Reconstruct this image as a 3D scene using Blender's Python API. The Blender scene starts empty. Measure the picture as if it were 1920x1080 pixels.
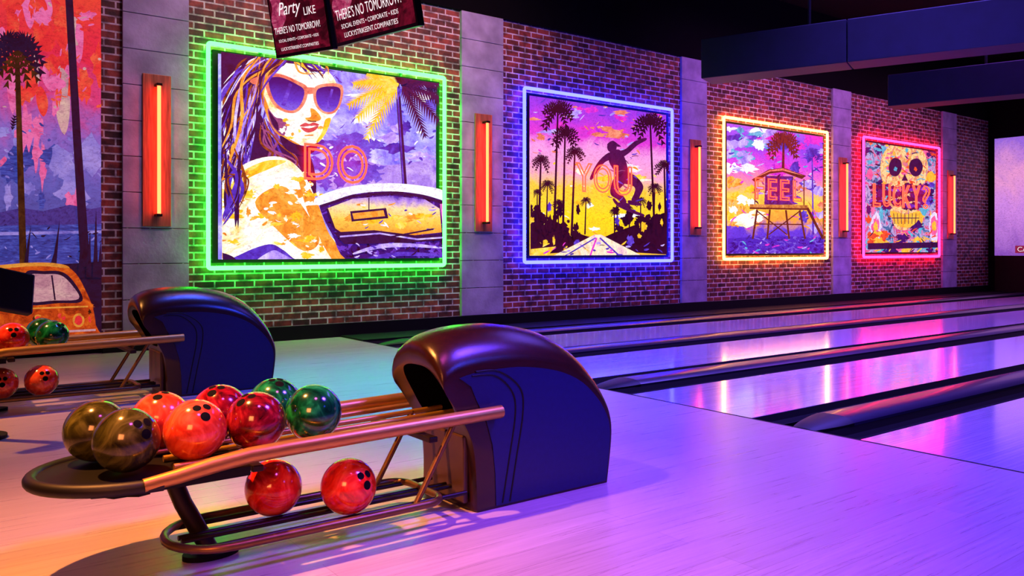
import bpy, bmesh, math, random
from mathutils import Vector, Matrix, Euler
random.seed(7)
SC=bpy.context.scene; COL=SC.collection
try: SC.view_settings.view_transform='Standard'
except Exception: pass
H=1.12; FPX=1530.; CX=960.; CY=467.
F=Vector((.6,.8,0)); R=Vector((.8,-.6,0)); UP=Vector((0,0,1)); CAM=Vector((0,0,H))
def P(px,py,axis,val):
    d=F+R*((px-CX)/FPX)+UP*((CY-py)/FPX)
    i='XYZ'.index(axis); t=(val-CAM[i])/d[i]
    return CAM+d*t
# ------------------------------------------------------------ materials
def S(h):
    h=h.lstrip('#'); r=[]
    for i in (0,2,4):
        c=int(h[i:i+2],16)/255
        r.append(c/12.92 if c<=.04045 else ((c+.055)/1.055)**2.4)
    return (*r,1)
def newmat(name):
    m=bpy.data.materials.new(name); m.use_nodes=True; nt=m.node_tree; nt.nodes.clear()
    out=nt.nodes.new('ShaderNodeOutputMaterial'); return m,nt,out
def coords(nt,scale=(1,1,1)):
    tc=nt.nodes.new('ShaderNodeTexCoord'); mp=nt.nodes.new('ShaderNodeMapping'); mp.inputs['Scale'].default_value=scale
    nt.links.new(tc.outputs['Object'],mp.inputs['Vector']); return mp.outputs['Vector']
def noise(nt,vec,scale,detail=3,dist=0,rough=.5):
    n=nt.nodes.new('ShaderNodeTexNoise'); n.inputs['Scale'].default_value=scale; n.inputs['Detail'].default_value=detail
    n.inputs['Distortion'].default_value=dist; n.inputs['Roughness'].default_value=rough
    nt.links.new(vec,n.inputs['Vector']); return n.outputs['Fac']
def ramp(nt,fac,stops,interp='LINEAR'):
    r=nt.nodes.new('ShaderNodeValToRGB'); cr=r.color_ramp; cr.interpolation=interp
    while len(cr.elements)<len(stops): cr.elements.new(.5)
    for e,(p,c) in zip(cr.elements,stops): e.position=p; e.color=c
    nt.links.new(fac,r.inputs['Fac']); return r.outputs['Color']
def k(c,f): return (min(c[0]*f,1),min(c[1]*f,1),min(c[2]*f,1),1)
def plain(name,col,rough=.5,metal=0,coat=0,var=.2,scale=6,stretch=(1,1,1),bump=0,bscale=60,spec=.5):
    m,nt,out=newmat(name); b=nt.nodes.new('ShaderNodeBsdfPrincipled')
    c=S(col) if isinstance(col,str) else col
    v=coords(nt,stretch); f=noise(nt,v,scale)
    nt.links.new(ramp(nt,f,[(.3,k(c,1-var)),(.7,k(c,1+var))]),b.inputs['Base Color'])
    b.inputs['Roughness'].default_value=rough; b.inputs['Metallic'].default_value=metal; b.inputs['Coat Weight'].default_value=coat; b.inputs['Specular IOR Level'].default_value=spec
    if bump:
        bp=nt.nodes.new('ShaderNodeBump'); bp.inputs['Strength'].default_value=bump; bp.inputs['Distance'].default_value=.005
        nt.links.new(noise(nt,v,bscale),bp.inputs['Height']); nt.links.new(bp.outputs['Normal'],b.inputs['Normal'])
    nt.links.new(b.outputs[0],out.inputs[0]); return m
def emit(name,col,st):
    m,nt,out=newmat(name); e=nt.nodes.new('ShaderNodeEmission')
    e.inputs['Color'].default_value=S(col) if isinstance(col,str) else col; e.inputs['Strength'].default_value=st
    nt.links.new(e.outputs[0],out.inputs[0]); return m
def grainy(nt,colour,e):
    # canvas grain: breaks the flat paint up with fine strokes
    g=noise(nt,coords(nt,(1,1,1.6)),22,6,1.,.7)
    mx=nt.nodes.new('ShaderNodeMix'); mx.data_type='RGBA'; mx.blend_type='MULTIPLY'; mx.inputs[0].default_value=.75
    nt.links.new(colour,mx.inputs[6]); nt.links.new(ramp(nt,g,[(.34,(.5,.45,.55,1)),(.52,(1,1,1,1)),(.72,(1.0,1.0,1.0,1))]),mx.inputs[7])
    nt.links.new(mx.outputs[2],e.inputs['Color'])
def lit(nt,e,out):
    # backlit print, or mural paint given the same added glow: emits, and also catches a little of the neon light in front of it
    d=nt.nodes.new('ShaderNodeBsdfDiffuse'); d.inputs['Color'].default_value=(.11,.012,.012,1)
    a=nt.nodes.new('ShaderNodeAddShader'); nt.links.new(e.outputs[0],a.inputs[0]); nt.links.new(d.outputs[0],a.inputs[1]); nt.links.new(a.outputs[0],out.inputs[0])
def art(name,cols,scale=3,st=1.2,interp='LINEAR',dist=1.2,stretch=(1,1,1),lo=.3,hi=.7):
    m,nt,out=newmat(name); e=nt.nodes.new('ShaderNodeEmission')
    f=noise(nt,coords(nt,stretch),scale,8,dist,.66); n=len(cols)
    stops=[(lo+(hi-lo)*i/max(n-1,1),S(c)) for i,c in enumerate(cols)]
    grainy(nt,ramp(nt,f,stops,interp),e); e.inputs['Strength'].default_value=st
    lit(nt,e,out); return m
def gradient(name,stops,z0,z1,amp=.25,scale=1.6,st=1.2,interp='LINEAR'):
    m,nt,out=newmat(name); e=nt.nodes.new('ShaderNodeEmission'); v=coords(nt)
    sp=nt.nodes.new('ShaderNodeSeparateXYZ'); nt.links.new(v,sp.inputs[0])
    mr=nt.nodes.new('ShaderNodeMapRange'); mr.inputs['From Min'].default_value=z0; mr.inputs['From Max'].default_value=z1
    nt.links.new(sp.outputs['Z'],mr.inputs['Value'])
    f=noise(nt,v,scale,8,1.5,.68)
    a=nt.nodes.new('ShaderNodeMath'); a.operation='MULTIPLY_ADD'; a.inputs[1].default_value=amp*2; nt.links.new(f,a.inputs[0])
    s=nt.nodes.new('ShaderNodeMath'); s.operation='SUBTRACT'; s.inputs[1].default_value=amp; nt.links.new(mr.outputs[0],s.inputs[0])
    nt.links.new(s.outputs[0],a.inputs[2])
    grainy(nt,ramp(nt,a.outputs[0],[(p,S(c)) for p,c in stops],interp),e); e.inputs['Strength'].default_value=st
    lit(nt,e,out); return m
def brickmat():
    m,nt,out=newmat('old_brick'); b=nt.nodes.new('ShaderNodeBsdfPrincipled'); v=coords(nt)
    sp=nt.nodes.new('ShaderNodeSeparateXYZ'); nt.links.new(v,sp.inputs[0])
    cb=nt.nodes.new('ShaderNodeCombineXYZ'); nt.links.new(sp.outputs['X'],cb.inputs['X']); nt.links.new(sp.outputs['Z'],cb.inputs['Y'])
    br=nt.nodes.new('ShaderNodeTexBrick'); nt.links.new(cb.outputs[0],br.inputs['Vector'])
    for n_,v_ in (('Scale',1),('Mortar Size',.010),('Mortar Smooth',.15),('Bias',-.1),('Brick Width',.235),('Row Height',.083)): br.inputs[n_].default_value=v_
    br.inputs['Color1'].default_value=S('#a04434'); br.inputs['Color2'].default_value=S('#361414'); br.inputs['Mortar'].default_value=S('#dcd2d2')
    f=noise(nt,v,9,5); mx=nt.nodes.new('ShaderNodeMix'); mx.data_type='RGBA'; mx.blend_type='MULTIPLY'; mx.inputs[0].default_value=.9
    nt.links.new(br.outputs['Color'],mx.inputs[6]); nt.links.new(ramp(nt,f,[(.36,(.2,.18,.2,1)),(.6,(1,1,1,1))]),mx.inputs[7])
    nt.links.new(mx.outputs[2],b.inputs['Base Color']); b.inputs['Roughness'].default_value=.6
    bp=nt.nodes.new('ShaderNodeBump'); bp.inputs['Strength'].default_value=1.; bp.inputs['Distance'].default_value=.012; bp.invert=True
    ad=nt.nodes.new('ShaderNodeMath'); ad.operation='MULTIPLY_ADD'; ad.inputs[1].default_value=.35
    nt.links.new(noise(nt,v,40),ad.inputs[0]); nt.links.new(br.outputs['Fac'],ad.inputs[2]); nt.links.new(ad.outputs[0],bp.inputs['Height'])
    nt.links.new(bp.outputs['Normal'],b.inputs['Normal']); nt.links.new(b.outputs[0],out.inputs[0]); return m
def boards(name,c1,c2,rough,row,coat=0,seam=.0012,length=2.4,spec=.5,dark=.78):
    m,nt,out=newmat(name); b=nt.nodes.new('ShaderNodeBsdfPrincipled'); v=coords(nt)
    br=nt.nodes.new('ShaderNodeTexBrick'); nt.links.new(v,br.inputs['Vector'])
    for n_,v_ in (('Scale',1),('Mortar Size',seam),('Mortar Smooth',.1),('Brick Width',length),('Row Height',row)): br.inputs[n_].default_value=v_
    br.inputs['Color1'].default_value=S(c1); br.inputs['Color2'].default_value=S(c2); br.inputs['Mortar'].default_value=k(S(c2),.65)
    g=noise(nt,coords(nt,(.9,26,1)),2.2,6,.3,.65)
    mx=nt.nodes.new('ShaderNodeMix'); mx.data_type='RGBA'; mx.blend_type='MULTIPLY'; mx.inputs[0].default_value=.85
    nt.links.new(br.outputs['Color'],mx.inputs[6]); nt.links.new(ramp(nt,g,[(.35,(dark,dark*.97,dark*.97,1)),(.62,(1,1,1,1))]),mx.inputs[7])
    nt.links.new(mx.outputs[2],b.inputs['Base Color'])
    nt.links.new(ramp(nt,g,[(.3,(rough*.85,)*3+(1,)),(.7,(rough*1.2,)*3+(1,))]),b.inputs['Roughness'])
    b.inputs['Coat Weight'].default_value=coat; b.inputs['Coat Roughness'].default_value=.08; b.inputs['Specular IOR Level'].default_value=spec
    nt.links.new(b.outputs[0],out.inputs[0]); return m
def marble(name,c1,c2,c3):
    m,nt,out=newmat(name); b=nt.nodes.new('ShaderNodeBsdfPrincipled')
    f=noise(nt,coords(nt),6.5,4,3.,.55)
    nt.links.new(ramp(nt,f,[(.32,S(c1)),(.5,S(c2)),(.7,S(c3))]),b.inputs['Base Color'])
    b.inputs['Roughness'].default_value=.14; b.inputs['Coat Weight'].default_value=.4; b.inputs['Coat Roughness'].default_value=.05
    nt.links.new(b.outputs[0],out.inputs[0]); return m
M={}
M['brick']=brickmat()
M['concrete']=plain('board_marked_concrete','#9c98b4',.8,var=.3,scale=3.5,bump=.7,bscale=26)
M['approach']=boards('approach_wood','#ac9ea0','#a29496',.30,.16,0,spec=.4)
M['lane']=boards('lane_wood','#bab0c6','#aea4bc',.13,.028,.4)
M['dark']=plain('black_paint','#07060a',.6,spec=.2)
M['ceil']=plain('ceiling_black','#050408',.9,spec=.1)
M['gutter']=plain('gutter_plastic','#030305',.6,spec=.1)
M['cap']=plain('cap_plastic','#1e1c30',.3,coat=.15,var=.1)
M['hood']=plain('hood_plastic','#2c1209',.26,var=.2,scale=40,bump=.1,bscale=300)
M['navy']=plain('hood_side_plastic','#0e1242',.38,var=.1,scale=40)
M['hoodtrim']=plain('hood_trim_plastic','#050507',.5,spec=.3)
M['panel']=plain('brown_panel','#4a3226',.4)
M['mouth']=plain('opening_black','#020203',.9,spec=.05)
M['chrome']=plain('brass_rail_metal','#c09440',.38,metal=.75,var=.12,scale=20,stretch=(1,10,10))
M['lowrail']=plain('dark_bronze_metal','#7a5c30',.38,metal=.75,var=.12,scale=20)
M['darkmetal']=plain('dark_metal','#2c2018',.4,metal=.7)
M['bumper']=plain('dark_end_edge','#0c0806',.5,metal=0,spec=.35)
M['tray']=plain('black_rubber','#060505',.5,spec=.2)
M['foot']=plain('black_foot','#060505',.7,spec=.2)
M['wood']=plain('sconce_wood','#a86040',.5,var=.4,scale=5,stretch=(12,12,.8))
M['beam']=plain('beam_paint','#0e0e20',.6,spec=.3)
M['screenblack']=plain('monitor_plastic','#050506',.4,spec=.3)
# ------------------------------------------------------------ mesh builder
def catmull(pts,closed=True,n=4):
    out=[]; N=len(pts)
    rng=range(N if closed else N-1)
    for i in rng:
        if closed: p0,p1,p2,p3=(pts[(i+j-1)%N] for j in range(4))
        else: p0,p1,p2,p3=(pts[max(0,min(N-1,i+j-1))] for j in range(4))
        for s in range(n):
            t=s/n
            out.append(tuple(.5*((2*b)+(-a+c)*t+(2*a-5*b+4*c-d)*t*t+(-a+3*b-3*c+d)*t**3) for a,b,c,d in zip(p0,p1,p2,p3)))
    if not closed: out.append(tuple(pts[-1]))
    return out
class MB:
    def __init__(s): s.bm=bmesh.new()
    def face(s,vs,m=0):
        try: f=s.bm.faces.new(vs); f.material_index=m; return f
        except ValueError: return None
    def poly(s,pts,m=0): return s.face([s.bm.verts.new(p) for p in pts],m)
    def box(s,x0,x1,y0,y1,z0,z1,m=0,bev=0):
        v=[s.bm.verts.new((x,y,z)) for x in (x0,x1) for y in (y0,y1) for z in (z0,z1)]
        fs=[s.face([v[i] for i in q],m) for q in ((0,1,3,2),(4,6,7,5),(0,4,5,1),(2,3,7,6),(0,2,6,4),(1,5,7,3))]
        if bev:
            es=list({e for f in fs for e in f.edges})
            bmesh.ops.bevel(s.bm,geom=es,offset=bev,segments=2,profile=.5,affect='EDGES')
        return s
    def tube(s,pts,r,seg=10,closed=False,m=0):
        pts=[Vector(p) for p in pts]; n=len(pts); rings=[]; nor=None
        for i in range(n):
            if closed: t=(pts[(i+1)%n]-pts[i-1]).normalized()
            else: t=(pts[min(i+1,n-1)]-pts[max(i-1,0)]).normalized()
            if nor is None:
                a=Vector((0,0,1)) if abs(t.z)<.9 else Vector((1,0,0)); nor=(a-t*a.dot(t)).normalized()
            else: nor=(nor-t*nor.dot(t)).normalized()
            bi=t.cross(nor); rr=r[i] if isinstance(r,(list,tuple)) else r
            rings.append([s.bm.verts.new(pts[i]+(nor*math.cos(2*math.pi*j/seg)+bi*math.sin(2*math.pi*j/seg))*rr) for j in range(seg)])
        for i in range(n if closed else n-1):
            a,b=rings[i],rings[(i+1)%n]
            for j in range(seg): s.face([a[j],a[(j+1)%seg],b[(j+1)%seg],b[j]],m)
        if not closed: s.face(rings[0][::-1],m); s.face(rings[-1],m)
        return s
    def prism(s,pts2,axis,a,b,m=0):
        def mk(p,q):
            if axis=='X': return (q,p[0],p[1])
            if axis=='Y': return (p[0],q,p[1])
            return (p[0],p[1],q)
        A=[s.bm.verts.new(mk(p,a)) for p in pts2]; B=[s.bm.verts.new(mk(p,b)) for p in pts2]
        s.face(A,m); s.face(B[::-1],m); n=len(pts2)
        for i in range(n): s.face([A[i],A[(i+1)%n],B[(i+1)%n],B[i]],m)
        return s
    def build(s,name,mats,parent=None,smooth=None,recalc=True):
        if recalc: bmesh.ops.recalc_face_normals(s.bm,faces=s.bm.faces[:])
        me=bpy.data.meshes.new(name); s.bm.to_mesh(me); s.bm.free()
        for m in (mats if isinstance(mats,list) else [mats]): me.materials.append(m)
        if smooth is not None:
            me.shade_smooth()
            try: me.set_sharp_from_angle(angle=math.radians(smooth))
            except Exception: pass
        o=bpy.data.objects.new(name,me); COL.objects.link(o)
        if parent: o.parent=parent
        return o
def tag(o,label,cat,group=None):
    o['label']=label; o['category']=cat
    if group: o['group']=group
    return o
def struct(o): o['kind']='structure'; return o
def thing(name,label,cat,loc=(0,0,0),group=None):
    o=bpy.data.objects.new(name,None); COL.objects.link(o); o.location=loc; o.empty_display_size=.1
    return tag(o,label,cat,group)
def copy_tree(o,parent=None):
    c=o.copy(); COL.objects.link(c); c.parent=parent
    for ch in list(o.children): copy_tree(ch,c)
    return c
def text_mesh(body,bevel=0,extrude=0,outline=False,shear=0,res=4):
    cu=bpy.data.curves.new('t','FONT'); cu.body=body; cu.size=1; cu.resolution_u=res; cu.bevel_depth=bevel; cu.bevel_resolution=2; cu.extrude=extrude; cu.shear=shear
    if outline: cu.fill_mode='NONE'
    t=bpy.data.objects.new('t',cu); COL.objects.link(t); bpy.context.view_layer.update()
    me=bpy.data.meshes.new_from_object(t.evaluated_get(bpy.context.evaluated_depsgraph_get()))
    bpy.data.objects.remove(t); bpy.data.curves.remove(cu); return me
def lerp(a,b,t): return a+(b-a)*t
YW=9.7
# ------------------------------------------------------------ setting
FX=4.49
LANES=[(-.36,.74),(1.51,2.61),(3.38,4.48),(5.25,6.35),(7.12,8.22)]
DIVS=[(.74,1.51),(2.61,3.38),(4.48,5.25),(6.35,7.12),(8.22,8.99)]
struct(MB().box(-4,FX,-4,YW,-.12,0).build('floor',M['approach']))
struct(MB().box(FX,24,-4,YW,-.3,-.12).build('floor_base',M['dark']))
for a,b in LANES: struct(MB().box(FX+.03,22.3,a,b,-.12,-.001).build('bowling_lane',M['lane']))
struct(MB().box(FX,FX+.03,-4,8.99,-.12,-.002).build('foul_line',M['dark']))
struct(MB().box(FX,23,8.99,YW,-.12,.02).build('trim_1',M['dark']))
struct(MB().box(FX,23,-4,-.36,-.12,.0).build('trim_2',M['dark']))
struct(MB().box(1.737,23.,YW,YW+.2,0,4.5).build('wall_left',M['brick']))
struct(MB().box(-4,1.737,YW+.02,YW+.2,0,4.5).build('wall_corner',M['dark']))
struct(MB().box(-4,23.,YW-.04,YW+.2,4.5,6).build('trim_3',M['ceil']))
struct(MB().box(1.74,23.,YW-.07,YW,0,.17).build('baseboard_left',M['dark']))
struct(MB().box(-4,24,-4,YW+.2,6,6.1).build('ceiling',M['ceil']))
struct(MB().box(23,23.2,-4,YW+.2,-.1,6).build('wall_far',M['ceil']))
cols=[(1.94,2.635),(6.35,7.08),(10.96,11.63),(15.66,16.35),(20.42,21.14)]
for i,(a,b) in enumerate(cols):
    mb=MB(); nz=11
    for j in range(nz):
        z0=.17+j*4.33/nz; mb.box(a,b,YW-.05,YW,z0+.004,z0+4.33/nz-.004,bev=.004)
    struct(mb.build('column',M['concrete']))
# ------------------------------------------------------------ lane dividers
names=['lane divider nearest the camera at right foreground','dark capped lane divider with black wedge nose at right','long lane divider running from behind the near hood','lane divider second from the brick wall','lane divider closest to the brick wall']
for i,(a,b) in enumerate(DIVS):
    t=thing('lane_divider',names[i],'lane divider',(FX+.03,(a+b)/2,-.12)); w=b-a
    for s in (-1,1):
        pr=[]
        yo=w/2*s; yi=(w/2-.24)*s
        for q in range(9):
            u=q/8; pr.append((lerp(yo,yi,u),.115-.075*math.sin(math.pi*u)**.7))
        mb=MB(); mb.prism(pr+[(yi,.0),(yo,.0)],'X',0,17.8); mb.build('gutter',M['gutter'],t)
    cw=w/2-.24
    pr=[(-cw,.0),(-cw,.132),(-cw+.03,.153),(-cw*.45,.163),(0,.165),(cw*.45,.163),(cw-.03,.153),(cw,.132),(cw,0)]
    mb=MB(); mb.prism(pr,'X',.34,17.8); mb.build('cap',M['cap'],t,smooth=25)
    mb=MB(); rings=[]
    for q in range(7):
        u=q/6; hz=.25+.75*u**.7; wy=.5+.5*math.sin(u*math.pi/2)
        rings.append([mb.bm.verts.new((.34*u,y*wy*1.02,max(0,.105+(z-.105)*hz*1.02) if z>0 else 0)) for y,z in pr])
    for p,q in zip(rings,rings[1:]):
        for j in range(len(pr)): mb.face([p[j],p[(j+1)%len(pr)],q[(j+1)%len(pr)],q[j]])
    mb.face(rings[0]); mb.face(rings[-1]); mb.build('nose',M['hoodtrim'],t,smooth=30)
# ------------------------------------------------------------ ball return
O=Vector((1.95,3.08,0)); OL=Vector((1.92,3.08,0))
def L(x,y,z): return Vector((x,y,z))-OL
TOP=[(-.175,.675),(-.165,.715),(-.11,.75),(-.04,.768),(.07,.778),(.22,.778),(.37,.755),(.50,.715),(.62,.645),(.72,.54),(.785,.43),(.81,.33),(.805,.2),(.78,.0)]
FRONT=[(0,0),(-.005,.2),(-.02,.34),(-.055,.44),(-.10,.53),(-.14,.60),(-.168,.645),(-.175,.675)]
def hood_mesh():
    prof=catmull(TOP,False,3)+catmull(FRONT,False,3)[:-1]
    ys=[-.22,-.218,-.210,-.19,-.155,-.10,-.04]; sz=[.80,.822,.85,.89,.935,.975,.997]; sx=[.955,.968,.978,.988,.995,1,1]
    ys=ys+[-y for y in ys[::-1]]; sz=sz+sz[::-1]; sx=sx+sx[::-1]
    mb=MB(); rings=[]
    for y,a,c in zip(ys,sz,sx): rings.append([mb.bm.verts.new((.35+(x-.35)*c,y,z*a)) for x,z in prof])
    n=len(prof)
    for p,q in zip(rings,rings[1:]):
        for j in range(n): mb.face([p[j],p[(j+1)%n],q[(j+1)%n],q[j]])
    mb.face(rings[0]); mb.face(rings[-1])
    return mb
def make_return():
    t=thing('ball_return','near ball return machine with dark navy hood and loaded brass rack','ball return',O)
    hood=hood_mesh().build('hood',[M['hood'],M['mouth']],t)
    cb=MB(); bmesh.ops.create_uvsphere(cb.bm,u_segments=28,v_segments=18,radius=1)
    for v in cb.bm.verts:
        q=[math.copysign(abs(c)**.6,c) for c in v.co]; zz=.485+q[2]*.135; v.co=(-.06+q[0]*.27,q[1]*.155,zz)
    cut=cb.build('cutter',[M['mouth']],t)
    md=hood.modifiers.new('b','BOOLEAN'); md.operation='DIFFERENCE'; md.object=cut; md.solver='EXACT'
    try: md.material_mode='TRANSFER'
    except Exception: pass
    bpy.context.view_layer.update()
    me=bpy.data.meshes.new_from_object(hood.evaluated_get(bpy.context.evaluated_depsgraph_get()))
    hood.modifiers.clear(); hood.data=me; bpy.data.objects.remove(cut)
    me.name='hood'; me.shade_smooth()
    try: me.set_sharp_from_angle(angle=math.radians(32))
    except Exception: pass
    sp=catmull(TOP[2:],False,3)+[(.09,0),(.085,.2),(.07,.36),(.035,.5),(-.02,.62),(-.05,.70)]
    sp=[(.35+(x-.35)*.935,max(.012,z*.772)) for x,z in sp]
    for s in (-1,1):
        mb=MB(); mb.prism(sp,'Y',s*.217,s*.2245); mb.build('side_panel',M['navy'],hood)
        yy=s*.2245
        for line in ([(-.02,.585),(.10,.575),(.19,.50),(.21,.40),(.175,.2),(.14,.02)],[(-.0,.60),(.12,.592),(.235,.51),(.252,.40),(.215,.2),(.18,.02)]):
            MB().tube([(x,yy,z) for x,z in catmull(line,False,6)],.004,8).build('side_trim',M['hoodtrim'],hood,smooth=60)
    MB().box(-.025,.0,-.17,.17,.03,.32,bev=.008).build('access_panel',M['panel'],hood)
    zr=lambda X:.40+.02*(X-.8)
    for y,xe in ((2.825,2.03),(3.365,2.0)):
        MB().tube([L(.60,y,.354),L(.70,y,.366),L(.82,y,.386),L(.95,y,zr(.95)-.002),L(1.08,y,zr(1.08)),L(1.4,y,zr(1.4)),L(xe,y,zr(xe))],[.0225,.025,.028,.028,.028,.028,.028],16).build('side_rail',M['chrome'],t,smooth=60)
    # flat paddle shaped end: tapered solid plate with a low rounded edge running into the side rails
    ell=[]
    for q in range(0,25):
        a=math.pi*q/24; ell.append((.66-.35*math.sin(a),3.095-.27*math.cos(a)))
    MB().tube([L(x,y,.350) for x,y in ell],.022,16).build('end_bumper',M['bumper'],t,smooth=60)
    for y in (2.93,3.07,3.18,3.32):
        MB().tube([L(.72,y,.473+.02*(.72-.84)-.0975),L(1.95,y,.473+.02*(1.95-.84)-.0975)],.012,10).build('ball_rail',M['chrome'],t,smooth=60)
    pr=[(x-OL.x,y-OL.y) for x,y in ell]
    pr=[(.95-OL.x,2.83-OL.y)]+pr+[(.95-OL.x,3.36-OL.y)]
    MB().prism(pr,'Z',.330,.361).build('end_tray',M['tray'],t)
    arc=[]
    for q in range(19):
        a=math.pi*q/18; rr=.20 if q%2 else .185; arc.append((.64-rr*1.1*math.sin(a)-OL.x,3.095-rr*math.cos(a)-OL.y))
    MB().prism(arc,'Z',.300,.330).build('tray_underside',M['tray'],t)
    for X in (.98,1.7):
        MB().box(X-.02-OL.x,X+.02-OL.x,2.835-OL.y,3.355-OL.y,.335,.358,bev=.004).build('cross_bar',M['darkmetal'],t)
    MB().tube([L(.74,3.10,.34),L(.79,3.08,.2),L(.88,3.05,.015)],.032,16).build('post',M['darkmetal'],t,smooth=60)
    MB().prism([(.88-OL.x+.10*math.cos(2*math.pi*q/28),3.05-OL.y+.06*math.sin(2*math.pi*q/28)) for q in range(28)],'Z',0,.018).build('foot',M['foot'],t)
    pts=[]
    for q in range(13):
        a=math.pi*q/12; pts.append(L(.90-.19*math.sin(a),3.0-.19*math.cos(a),.10))
    pts+=[L(1.3,3.19,.10)]
    for q in range(7):
        a=math.pi/2*q/6; pts.append(L(1.66+.09*math.sin(a),3.10+.09*math.cos(a),.10))
    for q in range(7):
        a=math.pi/2*q/6; pts.append(L(1.66+.09*math.cos(a),2.90-.09*math.sin(a),.10))
    pts.append(L(1.3,2.81,.10))
    MB().tube(pts,.015,12,closed=True).build('lower_rail',M['lowrail'],t,smooth=60)
    for y in (2.87,2.99,3.03,3.15):
        MB().tube([L(.76,y,.0925),L(1.88,y,.0925)],.010,8).build('lower_ball_rail',M['darkmetal'],t,smooth=60)
    for y in (2.84,3.18): MB().tube([L(1.62,y,.10),L(1.80,y,.40)],.012,10).build('strut',M['lowrail'],t,smooth=60)
    return t
ret=make_return()
O=Vector((1.92,3.08,0))
ret2=copy_tree(ret); OFF=Vector((-.32,3.62,0)); K2=1.06; ret2.location=O+OFF; ret2.scale=(K2,K2,K2); ret2['label']='far ball return machine at left, standing before the brick wall'
# ------------------------------------------------------------ balls
BM={'olive':marble('olive_marble','#1e1e08','#3c3c10','#64642a'),'orange':marble('orange_marble','#c43018','#ea4a28','#fc7048'),
 'crimson':marble('crimson_marble','#3c040c','#8c101c','#c83034'),'maroon':marble('maroon_marble','#30060a','#7a0e1a','#b82c34'),'green':marble('green_marble','#021c10','#065228','#1ea450'),
 'red':marble('red_marble','#b01008','#e82818','#ff5838')}
hole_m=plain('hole_black','#040303',.8,spec=.1)
sph=bmesh.new(); bmesh.ops.create_uvsphere(sph,u_segments=40,v_segments=24,radius=.108)
for f in sph.faces: f.smooth=True
BD={}
for n_,m in BM.items():
    me=bpy.data.meshes.new('bowling_ball'); sph.to_mesh(me); me.materials.append(m); BD[n_]=me
hole_data=[]
for (ax,ay) in ((-.17,.15),(.17,.15),(0,-.24)):
    hb=MB(); c=Vector((math.sin(ax),math.sin(ay),1)).normalized(); e1=c.orthogonal().normalized(); e2=c.cross(e1); rr=.0145 if ay>0 else .0175
    ctr=hb.bm.verts.new(c*.1086); ring=[hb.bm.verts.new((c*.1077+(e1*math.cos(q*math.pi/8)+e2*math.sin(q*math.pi/8))*rr).normalized()*.1085) for q in range(16)]
    for q in range(16): hb.face([ctr,ring[q],ring[(q+1)%16]])
    o=hb.build('finger_hole',hole_m); hole_data.append(o.data); bpy.data.objects.remove(o)
def ball(x,y,z,colr,label,look,group):
    o=bpy.data.objects.new('bowling_ball',BD[colr]); COL.objects.link(o); o.location=(x,y,z); tag(o,label,'bowling ball',group)
    o.rotation_euler=Vector(look).to_track_quat('Z','Y').to_euler()
    for d in hole_data:
        h=bpy.data.objects.new('finger_hole',d); COL.objects.link(h); h.parent=o
zc=lambda X:.473+.02*(X-.84)
g1='bowling balls on the near rack'
for X,Y,c,lab,lk in [(.615,3.0,'olive','olive green bowling ball at the front tip of the near rack',(.45,-1,.65)),
  (.84,3.0,'orange','bright orange red bowling ball with holes facing forward on near rack',(.1,-.8,.9)),
  (1.06,3.0,'maroon','dark maroon swirled bowling ball in the front row between orange and green balls',(-.5,-.2,1)),
  (1.285,3.0,'green','dark green swirled bowling ball nearest the hood in the front row',(.8,.3,1)),
  (.56,3.22,'olive','olive green bowling ball in the back row, leftmost on near rack',(.2,.5,.5)),
  (.785,3.25,'orange','orange red bowling ball in the back row behind the two front balls',(-.1,-.2,1)),
  (1.005,3.25,'crimson','crimson bowling ball in the back row behind bright orange ball',(-.3,-.3,1)),
  (1.225,3.25,'green','bright green bowling ball in the back row behind the maroon ball',(0,-.3,1))]:
    ball(X,Y,max(zc(X)+.003,.472),c,lab,lk,g1)
zl=.0925+math.sqrt(.118**2-.06**2)
ball(1.40,2.93,zl,'red','glossy bright red bowling ball on lower rail nearest the hood',(.3,-1,.5),g1)
ball(1.16,3.09,zl,'red','red bowling ball alone on the lower rail, left of bright red one',(-.6,.4,.6),g1)
g2='bowling balls on the far rack'
def far(X,Y,c,lab,lk,low=False):
    p=O+OFF+(Vector((X,Y,0))-O)*K2
    z=(.0925*K2+math.sqrt(.1186**2-(.06*K2)**2)) if low else ((.473+.02*(X-.84)-.0975)*K2+math.sqrt(.1207**2-(.07*K2)**2))
    ball(p.x+.03,p.y,z+.004,c,lab,lk,g2)
far(.97,3.0,'red','red bowling ball at left photo edge on far rack top',(0,-1,.6))
far(1.20,3.0,'green','dark green bowling ball in front on far rack top',(.5,-.6,.6))
far(1.17,3.25,'green','bright green bowling ball in the back row of far rack',(0,.2,1))
far(.90,2.93,'orange','red bowling ball at left photo edge on lower rail of far rack',(0,-1,.3),True)
far(1.13,2.93,'orange','orange red bowling ball with holes showing on lower rail of far rack',(.1,-1,.5),True)
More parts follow.
